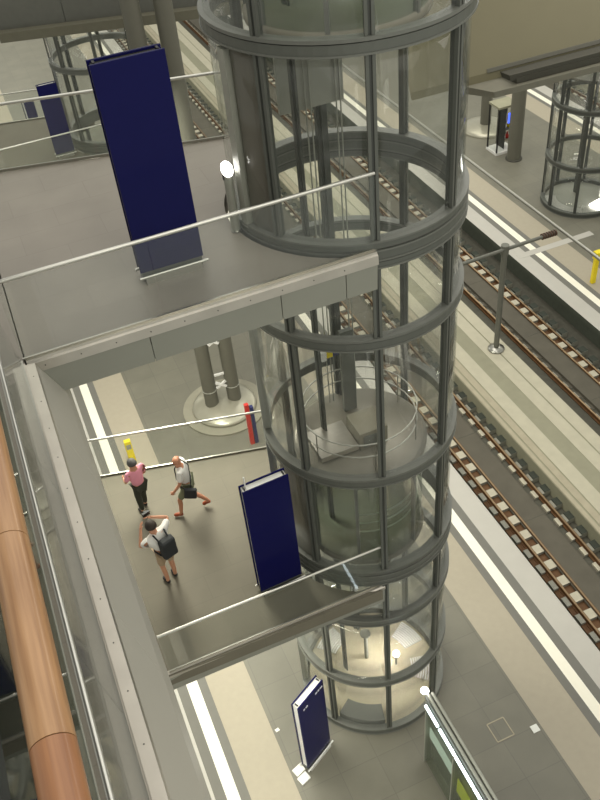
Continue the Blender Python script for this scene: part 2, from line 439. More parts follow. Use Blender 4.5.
# the viewer's own balcony: dark deck, glass balustrade and a thick wooden handrail
t = empty('balcony', (0, 0, 17.7), 'dark balcony deck in the bottom left corner under the wooden handrail', 'balcony')
b = MB(); b.box(-6, -.345, -3, 12, -.3, 0); b.build('balcony_floor', 'dark_deck', t)
b = MB(); b.yprism([(-.345, -.1), (-.3, -.1), (-.287, .02), (-.345, .02)], -3, 12); b.build('edge_strip', 'fascia', t)
t = empty('balustrade', (-.2, 0, 17.72), 'brown wooden handrail on a dark glass balustrade at the left edge', 'handrail')
b = MB()
for a, c in ((.742, 1.168), (1.17, 9)): b.tube([(0, a, 1.06), (0, c, 1.06)], .036, 24)
b.build('wooden_handrail', 'wood', t)
b = MB(); b.tube([(0, -2.5, 1.06), (0, .74, 1.06)], .036, 24); tag(b.build('wooden_handrail', 'wood_dark', t), 'redder wooden handrail piece')
b = MB(); b.box(-.105, -.09, -2.5, 9, 0, .98); b.build('glass_panel', 'dark_pane', t)
b = MB()
for y in (.35, 1.75, 3.2): b.tube([(0, y, 1.03), (-.05, y, .96), (-.1, y, .93)], .008, 8)
b.build('bracket', 'steel', t)

# ------------------------------------------------------------ the lifts
AZ = [R(a) for a in (-147.5, -102.5, -57.5, -12.5, 32.5, 77.5, 122.5, 167.5)]
def lift_shaft(loc, zs, big, ztop, label, r=RL, panes=True, azs=AZ, frame='lift_grey', rz=0., thin=.1):
    t = empty('glass_lift_shaft', loc, label, 'lift shaft', 'cylindrical glass lifts', rz)
    mb = MB()      # one mullion, then copies
    mb.box(r-.09, r-.02, -.045, .045, 0, ztop, 1); mb.box(r-.02, r+.03, -.062, -.02, 0, ztop, 0); mb.box(r-.02, r+.03, .02, .062, 0, ztop, 0)
    mb.box(r-.02, r+.008, -.022, .022, 0, ztop, 1)
    p0 = mb.build('mullion', ['lift_mid' if frame == 'lift_grey' else frame, 'lift_dark'], t)
    p0.rotation_euler = (0, 0, AZ[0])
    for a in azs[1:]: part_copy(p0, t, (0, 0, 0), a)
    protos = {}
    for z in zs:
        k = 'b' if z in big else 's'
        if k not in protos:
            b = MB(); n = 64
            if k == 'b':
                for a, c, e, mi in ((.0, .025, .06, 2), (.025, .1, .045, 0), (.1, .12, -.03, 1), (.12, .145, .06, 2), (.145, .275, .045, 0), (.275, .3, .06, 2), (.3, .32, -.03, 1), (.32, .415, .045, 0), (.415, .44, .06, 2)):
                    b.arc(r-.12, r+e, a-.26, c-.26, 0, 2*pi, n, mi)
            else:
                for a, c, e, mi in ((.0, .025, .06, 2), (.025, .145, .045, 0), (.145, .16, -.02, 1), (.16, .205, .055, 2)):
                    b.arc(r-.1, r+e, a-thin, c-thin, 0, 2*pi, n, mi)
            o = b.build('ring_beam', ['lift_mid' if frame == 'lift_grey' else frame, 'lift_dark', 'lift_grey' if frame == 'lift_grey' else 'lift_mid'], t); o.location = (0, 0, z); protos[k] = o
        else:
            part_copy(protos[k], t, (0, 0, z))
    if panes:
        zz = sorted(zs)+([ztop] if ztop-max(zs) > .5 else [])
        for z0, z1 in zip(zz, zz[1:]):
            b = MB(); b.arc(r-.035, r-.015, .02, z1-z0-.02, R(2.2), R(42.8), 10)
            for q in range(len(b.sm)): b.sm[q] = False
            p = b.build('glass_pane', 'lift_pane', t); p.location = (0, 0, z0)
            for poly in p.data.polygons: poly.use_smooth = abs(poly.normal.z) < .5 and poly.area > .05
            p.rotation_euler = (0, 0, AZ[0])
            for a in AZ[1:]:
                part_copy(p, t, (0, 0, z0), a)
    return t
BIG = (13.58, 6.3)
sh = lift_shaft((CL.x, CL.y, 0), [.1, 2.3, 4.72, 6.3, 8.97, 12.0, 13.58, 16.35], BIG, 19.3,
                'big glass and grey steel lift shaft in the middle, both footbridges end at it', azs=AZ[:7])
# door posts facing the bridges, and the tinted landing doors
for z0, z1, a0, a1 in ((.1, 2.25, 166, 169), (2.4, 4.6, 166, 169), (Z2+.5, 8.85, 166, 170), (9.1, 11.9, 166, 170), (12.1, 13.2, 166, 170), (Z1+.1, 16.2, 189, 194)):
    b = MB(); b.arc(RL-.09, RL+.05, z0, z1, R(a0), R(a1), 3); b.build('door_post', 'lift_light', sh)
for z0, z1, a0 in ((Z2+.5, 8.85, 186), (Z1+.1, 16.2, 194.8)):
    b = MB(); b.arc(RL-.07, RL-.03, z0, z1, R(a0), R(210.3), 8)
    b.build('landing_door', 'door_pane', sh)
# guide rails, sill and pit inside the shaft
for x, y, w in ((-.62, .25, .04), (.72, .55, .06), (.15, 1.2, .09)):
    b = MB(); b.box(x-w, x+w, y-.05, y+.05, .1, 19.2); b.box(x-w*.4, x+w*.4, y-.12, y-.05, .1, 19.2)
    b.build('guide_rail', 'lift_dark', sh)
for x, y in ((-.2, .9), (-.12, .9), (.3, .9), (.38, .92)):
    b = MB(); b.tube([(x, y, 8.6), (x, y, 19.2)], .012, 6); b.build('cable', 'lift_light', sh)
b = MB(); b.box(-.6, .45, .95, 1.02, 14.55, 15.6); b.build('counterweight_screen', 'lift_light', sh)
b = MB(); b.lathe([(0, .0), (1.6, .0), (1.6, .035), (0, .035)], n=48, smooth=False); b.build('pit_floor', 'pit_floor', sh)
b = MB(); b.arc(1.2, 1.62, .03, .34, R(-145), R(-105), 12); b.build('pit_sill', 'lift_grey', sh)
for a in (18, -28, 120):
    b = MB()
    for k in range(9): b.arc(1.0+k*.06, 1.035+k*.06, .06, .09, R(a-14), R(a+14), 8)
    b.build('pit_grille', 'white_paint', sh)
b = MB(); b.tube([(-.0, .3, .03), (-.0, .3, 1.1)], .05, 10); b.lathe([(0, 0), (.13, 0), (.13, .05), (0, .05)], (0, .3, 1.1), 20); b.build('buffer', 'clip', sh)
b = MB(); b.lathe([(0, 0), (.07, .02), (.09, .08), (.07, .14), (0, .16)], (.6, -.2, .42), 16); b.build('pit_lamp', 'lamp_white', sh)
b = MB(); b.tube([(.6, -.2, .03), (.6, -.2, .42)], .03, 8); b.build('lamp_stem', 'clip', sh)

# the lift car, standing at the lower bridge
car = empty('lift_car', (CL.x, CL.y, Z2), 'round lift car with a metal roof inside the central shaft, above the lower bridge', 'lift car', 'lift cars')
b = MB(); b.lathe([(0, .0), (1.22, .0), (1.24, .06), (1.22, .12), (0, .12)], n=48); b.build('floor_plate', 'car_box', car)
b = MB(); b.arc(1.17, 1.2, .12, 2.35, R(-170), R(150), 40); b.build('glass_wall', 'green_pane', car)
b = MB(); b.lathe([(0, .0), (1.2, .0), (1.27, .04), (1.27, .16), (1.2, .2), (0, .23)], (0, 0, 2.35), 48); roof = b.build('roof', 'car_roof', car)
for z in (3.25, 2.95):
    b = MB(); b.tube([(1.08*cos(R(a)), 1.08*sin(R(a)), z) for a in range(0, 361, 10)], .014, 8, cap=False); b.build('roof_guard_rail', 'steel_bright', roof)
for a in (20, 80, 140, 200, 260, 320):
    b = MB(); b.tube([(1.08*cos(R(a)), 1.08*sin(R(a)), 2.56), (1.08*cos(R(a)), 1.08*sin(R(a)), 3.25)], .012, 8); b.build('guard_post', 'steel', roof)
b = MB(); b.box(-.22, .35, -.5, .1, 2.56, 2.98); b.box(-.15, .28, -.52, -.49, 2.62, 2.9, 1); b.build('drive_box', ['car_box', 'lift_grey'], roof, .01)
b = MB(); b.obox((-.62, -.1, 2.66), (.38, 0, 0), (0, .38, 0), (0, 0, .06)); b.build('roof_hatch', 'steel_channel', roof, .01)
b = MB(); b.box(-.02, .24, .6, .7, 2.55, 4.5); b.build('suspension_frame', 'lift_mid', car)
b = MB(); b.box(-.34, -.22, .52, .6, 4.1, 4.3, 1); b.box(-.22, -.1, .52, .6, 4.1, 4.3, 2); b.box(-.44, -.34, .52, .6, 4.05, 4.25, 0); b.build('warning_plate', ['white_paint', 'yellow', 'navy'], car)
for z in (.9, 1.15, 1.4):
    b = MB(); b.tube([(1.1*cos(R(a)), 1.1*sin(R(a)), z) for a in range(-120, 121, 8)], .016, 8); b.build('handrail', 'steel_bright', car)
for a in (-165, -120, -60, 0, 60, 120, 150):
    b = MB(); b.box(1.16, 1.23, -.03, .03, .1, 2.4); o = b.build('car_post', 'lift_grey', car); o.rotation_euler = (0, 0, R(a))
# a second car waiting high up in the same shaft
car2 = dup(car, (CL.x, CL.y, 16.22), None, 'grey lift car at the very top of the central shaft')

lift_shaft((4.73, 32.2, 0), [.1, 3.0, 6.2, 9.0, 12.0], (6.2,), 15, 'distant glass lift shaft at upper left, behind the small blue board', panes=True, frame='lift_grey')
s2 = lift_shaft((23.2, 27.2, 0), [.1, 2.2, 4.65], (), 12, 'slim glass lift shaft with dark rings at the right edge, on the far platform', frame='lift_dark', rz=R(14), r=1.6)
b = MB(); b.lathe([(0, .0), (1.48, .0), (1.48, .1), (0, .1)], n=40, smooth=False); o = b.build('top_plate', 'groove_dark', s2); o.location = (0, 0, 5.8)
b = MB(); b.lathe([(0, .0), (1.46, .0), (1.46, .06), (0, .06)], n=40, smooth=False); b.build('pit_floor', 'lift_light', s2)
b = MB(); b.arc(1.0, 1.46, .07, .14, R(130), R(225), 20); b.build('pit_rim', 'steel_bright', s2)
b = MB(); b.obox((.1, -1.05, .12), (.34, 0, 0), (0, .3, 0), (0, 0, .04)); b.build('pit_lamp', 'lamp_white', s2)
b = MB(); b.box(.2, .32, .3, .5, .1, 11.5); b.build('guide_rail', 'lift_dark', s2)
b = MB(); b.box(.55, .95, -.7, -.62, .15, 1.25); b.build('control_box', 'white_paint', s2)
t = empty('display_screen', (24.2, 25.2, 2.6), 'small bright blue screen at the right edge, in front of the slim lift', 'screen')
b = MB(); b.box(-.3, .3, 0, .1, 0, .62); b.build('housing', 'black', t)
b = MB(); b.box(-.27, .27, -.012, 0, .04, .58); b.build('screen', 'screen_blue', t)
b = MB(); b.tube([(0, .05, -2.6), (0, .05, 0)], .04, 8); b.build('post', 'pole_grey', t)

# ------------------------------------------------------------ columns
def twin_column(loc, xs, label, ztop, base=True, dia=.235):
    t = empty('twin_column', loc, label, 'column', 'steel columns')
    for x, y in xs:
        b = MB(); b.tube([(x, y, .25), (x, y, .95), (x, y, .951), (x, y, ztop)], dia, 24)
        shaft = b.build('column_shaft', 'column_paint', t)
        for z in (.95, 3.4, 6.2):
            b = MB(); b.lathe([(dia, z), (dia+.012, z), (dia+.012, z+.03), (dia, z+.03)], (x, y, 0), 24); b.build('collar', 'lift_light', shaft)
    if base:
        b = MB(); b.lathe([(0, .0), (1.45, .0), (1.45, .06), (1.05, .07)], n=56, smooth=False); b.build('plinth', 'plinth_stone', t)
        b = MB(); b.lathe([(1.08, .06), (1.12, .1), (1.1, .16), (1.02, .2), (.75, .3), (.35, .37), (0, .38)], n=56); b.build('base_dome', 'dome_metal', t)
    (xa, ya), (xb, yb) = xs[0], xs[1]
    c = Vector(((xa+xb)/2, (ya+yb)/2, 0)); d = Vector((xb-xa, yb-ya, 0)).normalized(); w = (Vector((xb-xa, yb-ya, 0)).length-2*dia)/2
    for z in (1.15, 3.0, 5.0, 7.0):
        b = MB()
        for sg in (-1, 1):
            q = d*w*1.05+Vector((0, 0, sg*.12))
            u = q.normalized(); b.obox(c+Vector((0, -.12, z)), q, (0, .03, 0), u.cross(Vector((0, 1, 0)))*.04)
        b.obox(c+Vector((0, -.08, z+.42)), d*w*1.02, (0, .03, 0), (0, 0, .035))
        b.build('cross_brace', 'white_paint', t)
    return t
twin_column((4.63, 21.86, 0), [(-.4, .04), (.39, -.04)], 'paired grey steel columns with a domed metal base, beyond the lower bridge', 16)
b = MB(); b.tube([(0, 0, 0), (0, 0, 9)], .33, 24)
t = empty('pillar', (22.94, 31.9, 0), 'round grey pillar beside the lit display case on the far platform', 'column', 'steel columns'); b.build('column_shaft', 'column_paint', t)
b = MB(); b.lathe([(.33, 0), (.4, 0), (.4, .04), (.33, .06)], n=24); b.build('foot_ring', 'groove_dark', t)
t = empty('pillar', (23.55, 35.4, 0), 'grey pillar on a shiny round base, right of the central lift', 'column', 'steel columns')
b = MB(); b.tube([(0, 0, .1), (0, 0, 9)], .27, 24); b.build('column_shaft', 'column_paint', t)
b = MB(); b.lathe([(1.2, 0), (1.2, .1), (1.0, .18), (.45, .28), (0, .3)], n=40); b.build('base_dome', 'dome_metal', t)

# ------------------------------------------------------------ overhead slabs at the top of the view
t = empty('overhead_bridge', (0, 0, 12.4), 'grey overhead bridge crossing the top left corner', 'footbridge', 'footbridges')
d = Vector((4.95, -1.5, 0)).normalized(); n = Vector((-d.y, d.x, 0))
p = Vector((1.2, 24.75, 0))
b = MB(); b.obox(p+d*4.6+n*.2+Vector((0, 0, .06)), d*4.62, n*.2, (0, 0, .12)); b.build('soffit_beam', 'beam_grey', t)
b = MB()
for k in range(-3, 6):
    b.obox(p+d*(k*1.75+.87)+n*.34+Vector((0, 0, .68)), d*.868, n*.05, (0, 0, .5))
b.build('fascia', 'overhead_shaded', t)
b = MB(); b.obox(p+d*4.6+n*2.4+Vector((0, 0, 1.1)), d*4.6, n*2, (0, 0, .1)); b.build('deck', 'dark_deck', t)

t = empty('escalator_side', (0, 0, 0), 'big sloping beige side panel of an overhead structure, top right', 'cladding')
P0 = Vector((9.59, 14.1, 12.62)); U = Vector((1.67, -.98, .47)).normalized()
SS = Vector((-U.y, U.x, 0)).normalized(); NN = U.cross(SS)
def slab(prof, a0, a1, name, mat, skew=0.):
    b = MB(); n = len(prof)
    vs = [P0+U*(a0-skew*y)+SS*y+NN*z for y, z in prof]+[P0+U*a1+SS*y+NN*z for y, z in prof]
    b.add(vs, [tuple(range(n)), tuple(reversed(range(n, 2*n)))]+[(i, i+n, (i+1) % n+n, (i+1) % n) for i in range(n)])
    return b.build(name, mat, t)
slab([(0, 0), (0, .12), (.75, .16), (.75, -.02)], -.02, 9, 'ledge', 'clad_light', 1.)
slab([(.1, .13), (.1, .24), (.62, .26), (.62, .13)], .5, 9, 'channel', 'groove_dark', .6)
slab([(.12, .2), (.12, .32), (.17, .32), (.17, .2)], .32, 9, 'channel_lip', 'groove_dark')
slab([(.56, .15), (.6, .3), (3.2, 3.9), (3.3, 3.8), (.76, .1)], -1.7, 9, 'side_panel', 'beige_clad')
slab([(.58, .3), (.62, .36), (.7, .36), (.66, .24)], -.1, 9, 'trim_profile', 'groove_light')

# ------------------------------------------------------------ blue boards
def blue_board(loc, rz, label, w=.88, h=3.04, th=.2, top='white_paint', pads=False, text=False, side='white_paint'):
    t = empty('information_board', loc, label, 'information board', 'blue information boards', rz)
    b = MB(); b.box(-w/2, w/2, -th/2, -th/2+.03, .16, h); front = b.build('front_panel', 'blue_panel', t, .006)
    b = MB(); b.box(-w/2, w/2, th/2-.03, th/2, .16, h); b.build('back_panel', 'blue_panel', t, .006)
    b = MB(); b.box(-w/2+.03, w/2-.03, -th/2+.03, th/2-.03, .16, h-.03, 0); b.build('core', [side], t)
    if top != side:
        b = MB(); b.box(-w/2+.03, w/2-.03, -th/2+.03, th/2-.03, h-.03, h-.025); b.build('top_cover', top, t)
    b = MB()
    for x in (-w/2+.05, w/2-.08): b.box(x, x+.03, -th/2+.06, th/2-.06, h-.025, h+.0)
    b.build('top_clip', 'black', t)
    b = MB(); b.box(-w/2+.02, w/2-.02, -th/2+.02, th/2-.02, .03, .16); b.build('plinth', 'lift_grey', t)
    for y in (-th/2-.03, th/2+.03):
        b = MB(); b.tube([(-w/2-.03, y, .1), (w/2+.05, y, .1)], .022, 10); b.box(-w/2+.05, w/2-.05, y-.02, y+.02, 0, .1); b.build('foot_rail', 'steel_bright' if not pads else 'white_paint', t)
    if pads:
        for x, y in ((-w/2-.2, -.12), (-w/2-.12, .1)):
            b = MB(); b.obox((x, y, .03), (.13, -.02, 0), (.02, .1, 0), (0, 0, .03)); b.build('base_pad', 'white_paint', t, .008)
    if text:
        for x, ws in ((-.28, (.05, .07)), (.14, (.06, .05, .08))):
            z = h-.3 if x < 0 else h-.22
            b = MB(); q = x
            for ww in ws: b.box(q, q+ww, -th/2-.004, -th/2, z, z+.05); q += ww+.025
            b.build('lettering', 'white_paint', front)
    return t
blue_board((1.75, 9.93, Z1), 0, 'tall dark blue board on the upper footbridge, largest of the blue boards', h=2.93, top='black', side='black')
bb = blue_board((2.52, 9.93, Z2), R(3), 'dark blue board with a white top, on the lower footbridge beside the lift')
b = MB(); b.tube([(-.34, 0, 3.0), (-.34, 0, 3.3)], .015, 8); b.build('antenna', 'white_paint', bb)
blue_board((2.52, 9.2, 0), R(28), 'blue board standing on the platform at the lift base, white side and feet', h=2.95, w=.86, pads=True, text=True)
blue_board((2.55, 31.36, Z2), 0, 'smaller distant blue board at upper left, in front of the distant lift', w=.7, h=2.72, side='black', top='white_paint')
blue_board((2.55, 45.4, 0), R(38), 'smallest blue board, farthest away at the upper left edge', w=.66, h=3.0, side='white_paint')

# ------------------------------------------------------------ call post, yellow posts, info pillar
t = empty('call_post', (2.87, 10.46, Z1), 'short round steel post with a glowing white top beside the lift door', 'post')
b = MB(); b.lathe([(0, 0), (.075, 0), (.075, .02), (.065, .03)], n=24); b.build('foot', 'steel', t)
b = MB(); n = 24; vs = []
for k in range(n):
    a = 2*pi*k/n; vs.append((.065*cos(a), .065*sin(a), .02))
for k in range(n):
    a = 2*pi*k/n; vs.append((.065*cos(a), .065*sin(a), .95+.06*sin(a)))
b.add(vs, [(k, (k+1) % n, (k+1) % n+n, k+n) for k in range(n)], 0, True); b.build('tube', 'lift_light', t)
b = MB(); vs = []
for q in (0, .015):
    for k in range(n):
        a = 2*pi*k/n; vs.append((.082*cos(a), .082*sin(a), .955+q+.075*sin(a)))
b.add(vs, [tuple(range(n)), tuple(range(n, 2*n))]+[(k, (k+1) % n, (k+1) % n+n, k+n) for k in range(n)]); b.build('lamp_top', 'lamp_white', t)
b = MB(); b.box(-.074, -.06, -.02, .02, .82, .9); b.build('call_button', 'black', t)

t = empty('yellow_post', (1.04, 20.83, 0), 'short yellow ticket post behind the person in the pink shirt', 'post', 'yellow posts')
b = MB(); b.box(-.11, .11, -.08, .08, .0, .95); b.build('body', 'yellow', t, .015)
b = MB(); b.box(-.08, .08, -.085, -.078, .62, .82); b.build('slot_plate', 'clip', t)
t = empty('yellow_post', (19.83, 21.75, 0), 'yellow ticket post with a bent head at the right edge, on the far platform', 'post', 'yellow posts')
b = MB(); b.box(-.09, .09, -.07, .07, .0, 1.15); b.build('body', 'yellow', t, .015)
b = MB(); b.box(-.12, .16, -.12, .12, 1.1, 1.42); b.build('head', 'yellow', t, .02)
t = empty('info_pillar', (4.93, 19.75, 0), 'narrow red and navy marker pillar behind the lower bridge, near the lift', 'pillar')
b = MB(); b.box(-.13, 0, -.06, .06, 0, 1.75); b.build('red_half', 'red', t)
b = MB(); b.box(.03, .14, -.06, .06, 0, 1.6); b.build('navy_half', 'navy', t)

# ------------------------------------------------------------ lit train sign on the platform
t = empty('lit_sign', (4.76, 8.0, 0), 'long illuminated sign case on the platform, bottom right, with a glowing top edge', 'sign')
LS = 3.4
b = MB(); b.box(.0, .05, -LS, 0, .08, 2.75); b.build('glass_front', 'green_pane', t)
b = MB(); b.box(.17, .2, -LS, 0, .08, 2.78); b.build('back_panel', 'lift_grey', t)
b = MB()
for x in (.07, .17): b.tube([(x, .05, 2.9), (x, -LS, 2.9)], .036, 10)
b.box(.0, .22, -LS, .05, 2.78, 2.87, 1); beam = b.build('top_beam', ['lift_light', 'lift_mid'], t)
b = MB()
for a, c in ((.1, .62), (.68, 1.3), (1.33, 2.0), (2.03, 2.42)): b.tube([(-.07, -a, 2.8), (-.07, -c, 2.8)], .032, 8)
b.build('light_tube', 'led_white', beam)
b = MB(); b.box(-.05, .0, -2.66, -2.45, 2.76, 2.9); b.build('blue_lamp', 'led_blue', beam)
b = MB(); b.lathe([(0, -.09), (.09, 0), (0, .09)], (.02, .1, 3.02), 16); b.build('corner_lamp', 'lamp_white', beam)
for y in (0, -1.15, -2.3, -LS+.03):
    b = MB(); b.box(-.015, .21, y-.03, y, 0, 2.78); b.build('frame_post', 'lift_light', t)
b = MB(); b.box(.08, .1, -1.05, -.06, 1.2, 1.62); b.build('poster_strip', 'sign_lit', t)
b = MB(); b.box(.08, .1, -2.2, -1.25, .9, 1.5); b.build('yellow_poster', 'sign_yellow', t)

# ------------------------------------------------------------ lit display case on the far platform
t = empty('display_case', (22.42, 32.6, 0), 'glass display case with dark frame, lit goods and white floor, on the far platform', 'display case')
b = MB()
W, D_, Hc = .95, .8, 2.3
for x in (0, W):
    for y in (0, D_): b.box(x-.03, x+.03, y-.03, y+.03, 0, Hc)
b.build('frame', 'black', t)
b = MB(); b.box(-.05, W+.05, -.05, D_+.05, Hc, Hc+.1); b.build('top', 'div_olive', t)
b = MB(); b.box(-.05, W+.05, -.05, D_+.05, .0, .12); b.build('base', 'white_paint', t)
for k, (a, mat) in enumerate(((.55, 'car_box'), (1.1, 'lift_grey'), (1.6, 'car_box'))):
    b = MB(); b.box(.45, .92, .1, .72, a, a+.03); b.build('shelf', mat, t)
b = MB(); b.box(.42, .44, .05, .75, .2, 2.2, 0); b.build('back_sheet', 'black', t)
b = MB(); b.box(.52, .7, -.02, .02, 1.5, 2.0); b.build('screen', 'screen_blue', t)
b = MB(); b.box(.02, .4, -.01, .0, .14, Hc); b.box(-.01, 0, .03, .77, .14, Hc); b.build('glass_panel', 'pane', t)
for x, z, mat, lb in ((.6, .58, 'white_paint', 'white bottle on the lowest shelf of the glass display case'), (.8, .58, 'red', 'red bottle on the lowest shelf of the glass display case'),
                      (.62, 1.13, 'paper', 'pale bottle on the middle shelf of the glass display case'), (.85, 1.13, 'yellow', 'yellow bottle on the middle shelf of the glass display case')):
    b = MB(); b.lathe([(0, 0), (.09, 0), (.1, .12), (.04, .22), (.04, .3), (0, .3)], (0, 0, 0), 14)
    o = b.build('bottle', mat); o.location = (22.42+x-.03, 32.95, z); tag(o, lb, 'bottle', 'goods in the display case')

# ------------------------------------------------------------ floor details on the platforms
b = MB()
P = [Vector(q) for q in ((6.56, 8.16, 0), (6.96, 8.08, 0), (6.95, 7.61, 0), (6.52, 7.62, 0))]
P = [Vector(q) for q in ((6.53, 8.12, 0), (6.98, 8.12, 0), (6.98, 7.64, 0), (6.53, 7.64, 0))]
for p, q in zip(P, P[1:]+P[:1]):
    d = (q-p); n = Vector((-d.y, d.x, 0)).normalized(); b.obox((p+q)/2+Vector((0, 0, .004)), d/2, n*.014, (0, 0, .004))
tag(b.build('floor_hatch', 'div_tan'), 'thin square hatch outline in the grey platform floor, bottom right', 'floor hatch')
b = MB(); b.obox((7.5, 7.55, .012), (.09, .0, 0), (0, .09, 0), (0, 0, .01)); tag(b.build('floor_tile', 'paper'), 'small white square on the platform floor beside the beige band', 'floor tile')
b = MB(); b.obox((1.9, 10.18, .006), (.05, .01, 0), (-.01, .04, 0), (0, 0, .004)); tag(b.build('paper_scrap', 'paper'), 'tiny white paper scrap on the platform left of the blue board', 'litter')
b = MB(); b.box(18.4, 22.0, 24.52, 24.84, 0, .006); tag(b.build('guide_strip', 'edge_band'), 'pale guide strip crossing the far platform towards the slim lift', 'floor strip')

# ------------------------------------------------------------ people
def skin(name, pts, edges, mat, parent, sub=2, root=0, mats_fn=None):
    """pts: list of (co, rx, ry)"""
    me = bpy.data.meshes.new(name); me.from_pydata([p[0] for p in pts], edges, [])
    o = bpy.data.objects.new(name, me); COL.objects.link(o)
    md = o.modifiers.new('skin', 'SKIN'); md.use_smooth_shade = True
    sv = me.skin_vertices[0] if me.skin_vertices else None
    if sv is None:
        bm = bmesh.new(); bm.from_mesh(me); bm.verts.layers.skin.verify(); bm.to_mesh(me); bm.free(); sv = me.skin_vertices[0]
    for i, p in enumerate(pts):
        sv.data[i].radius = (p[1], p[2]); sv.data[i].use_root = (i == root)
    s = o.modifiers.new('sub', 'SUBSURF'); s.levels = sub; s.render_levels = sub
    dg = bpy.context.evaluated_depsgraph_get(); dg.update()
    nme = bpy.data.meshes.new_from_object(o.evaluated_get(dg))
    o.modifiers.clear(); o.data = nme; nme.materials.clear(); nme.materials.append(MATS[mat])
    for p in nme.polygons: p.use_smooth = True; p.material_index = 0
    o.parent = parent
    return o
plain('skin_tone', (204, 148, 118), .5, noise=.03)
plain('skin_tan', (196, 136, 106), .5, noise=.03)
plain('hair_grey', (84, 82, 80), .7, noise=.1)
plain('hair_dark', (52, 42, 34), .7, noise=.1)
plain('shirt_pink', (240, 158, 178), .8, noise=.05)
plain('shirt_white', (236, 232, 226), .8, noise=.03)
plain('trousers_dark', (52, 54, 44), .85, noise=.06)
plain('shorts_olive', (120, 124, 98), .85, noise=.05)
plain('shorts_beige', (176, 152, 124), .85, noise=.05)
plain('shoe_black', (38, 36, 36), .6)
plain('shoe_brown', (150, 70, 38), .6)
plain('bag_black', (38, 40, 42), .7, noise=.1)

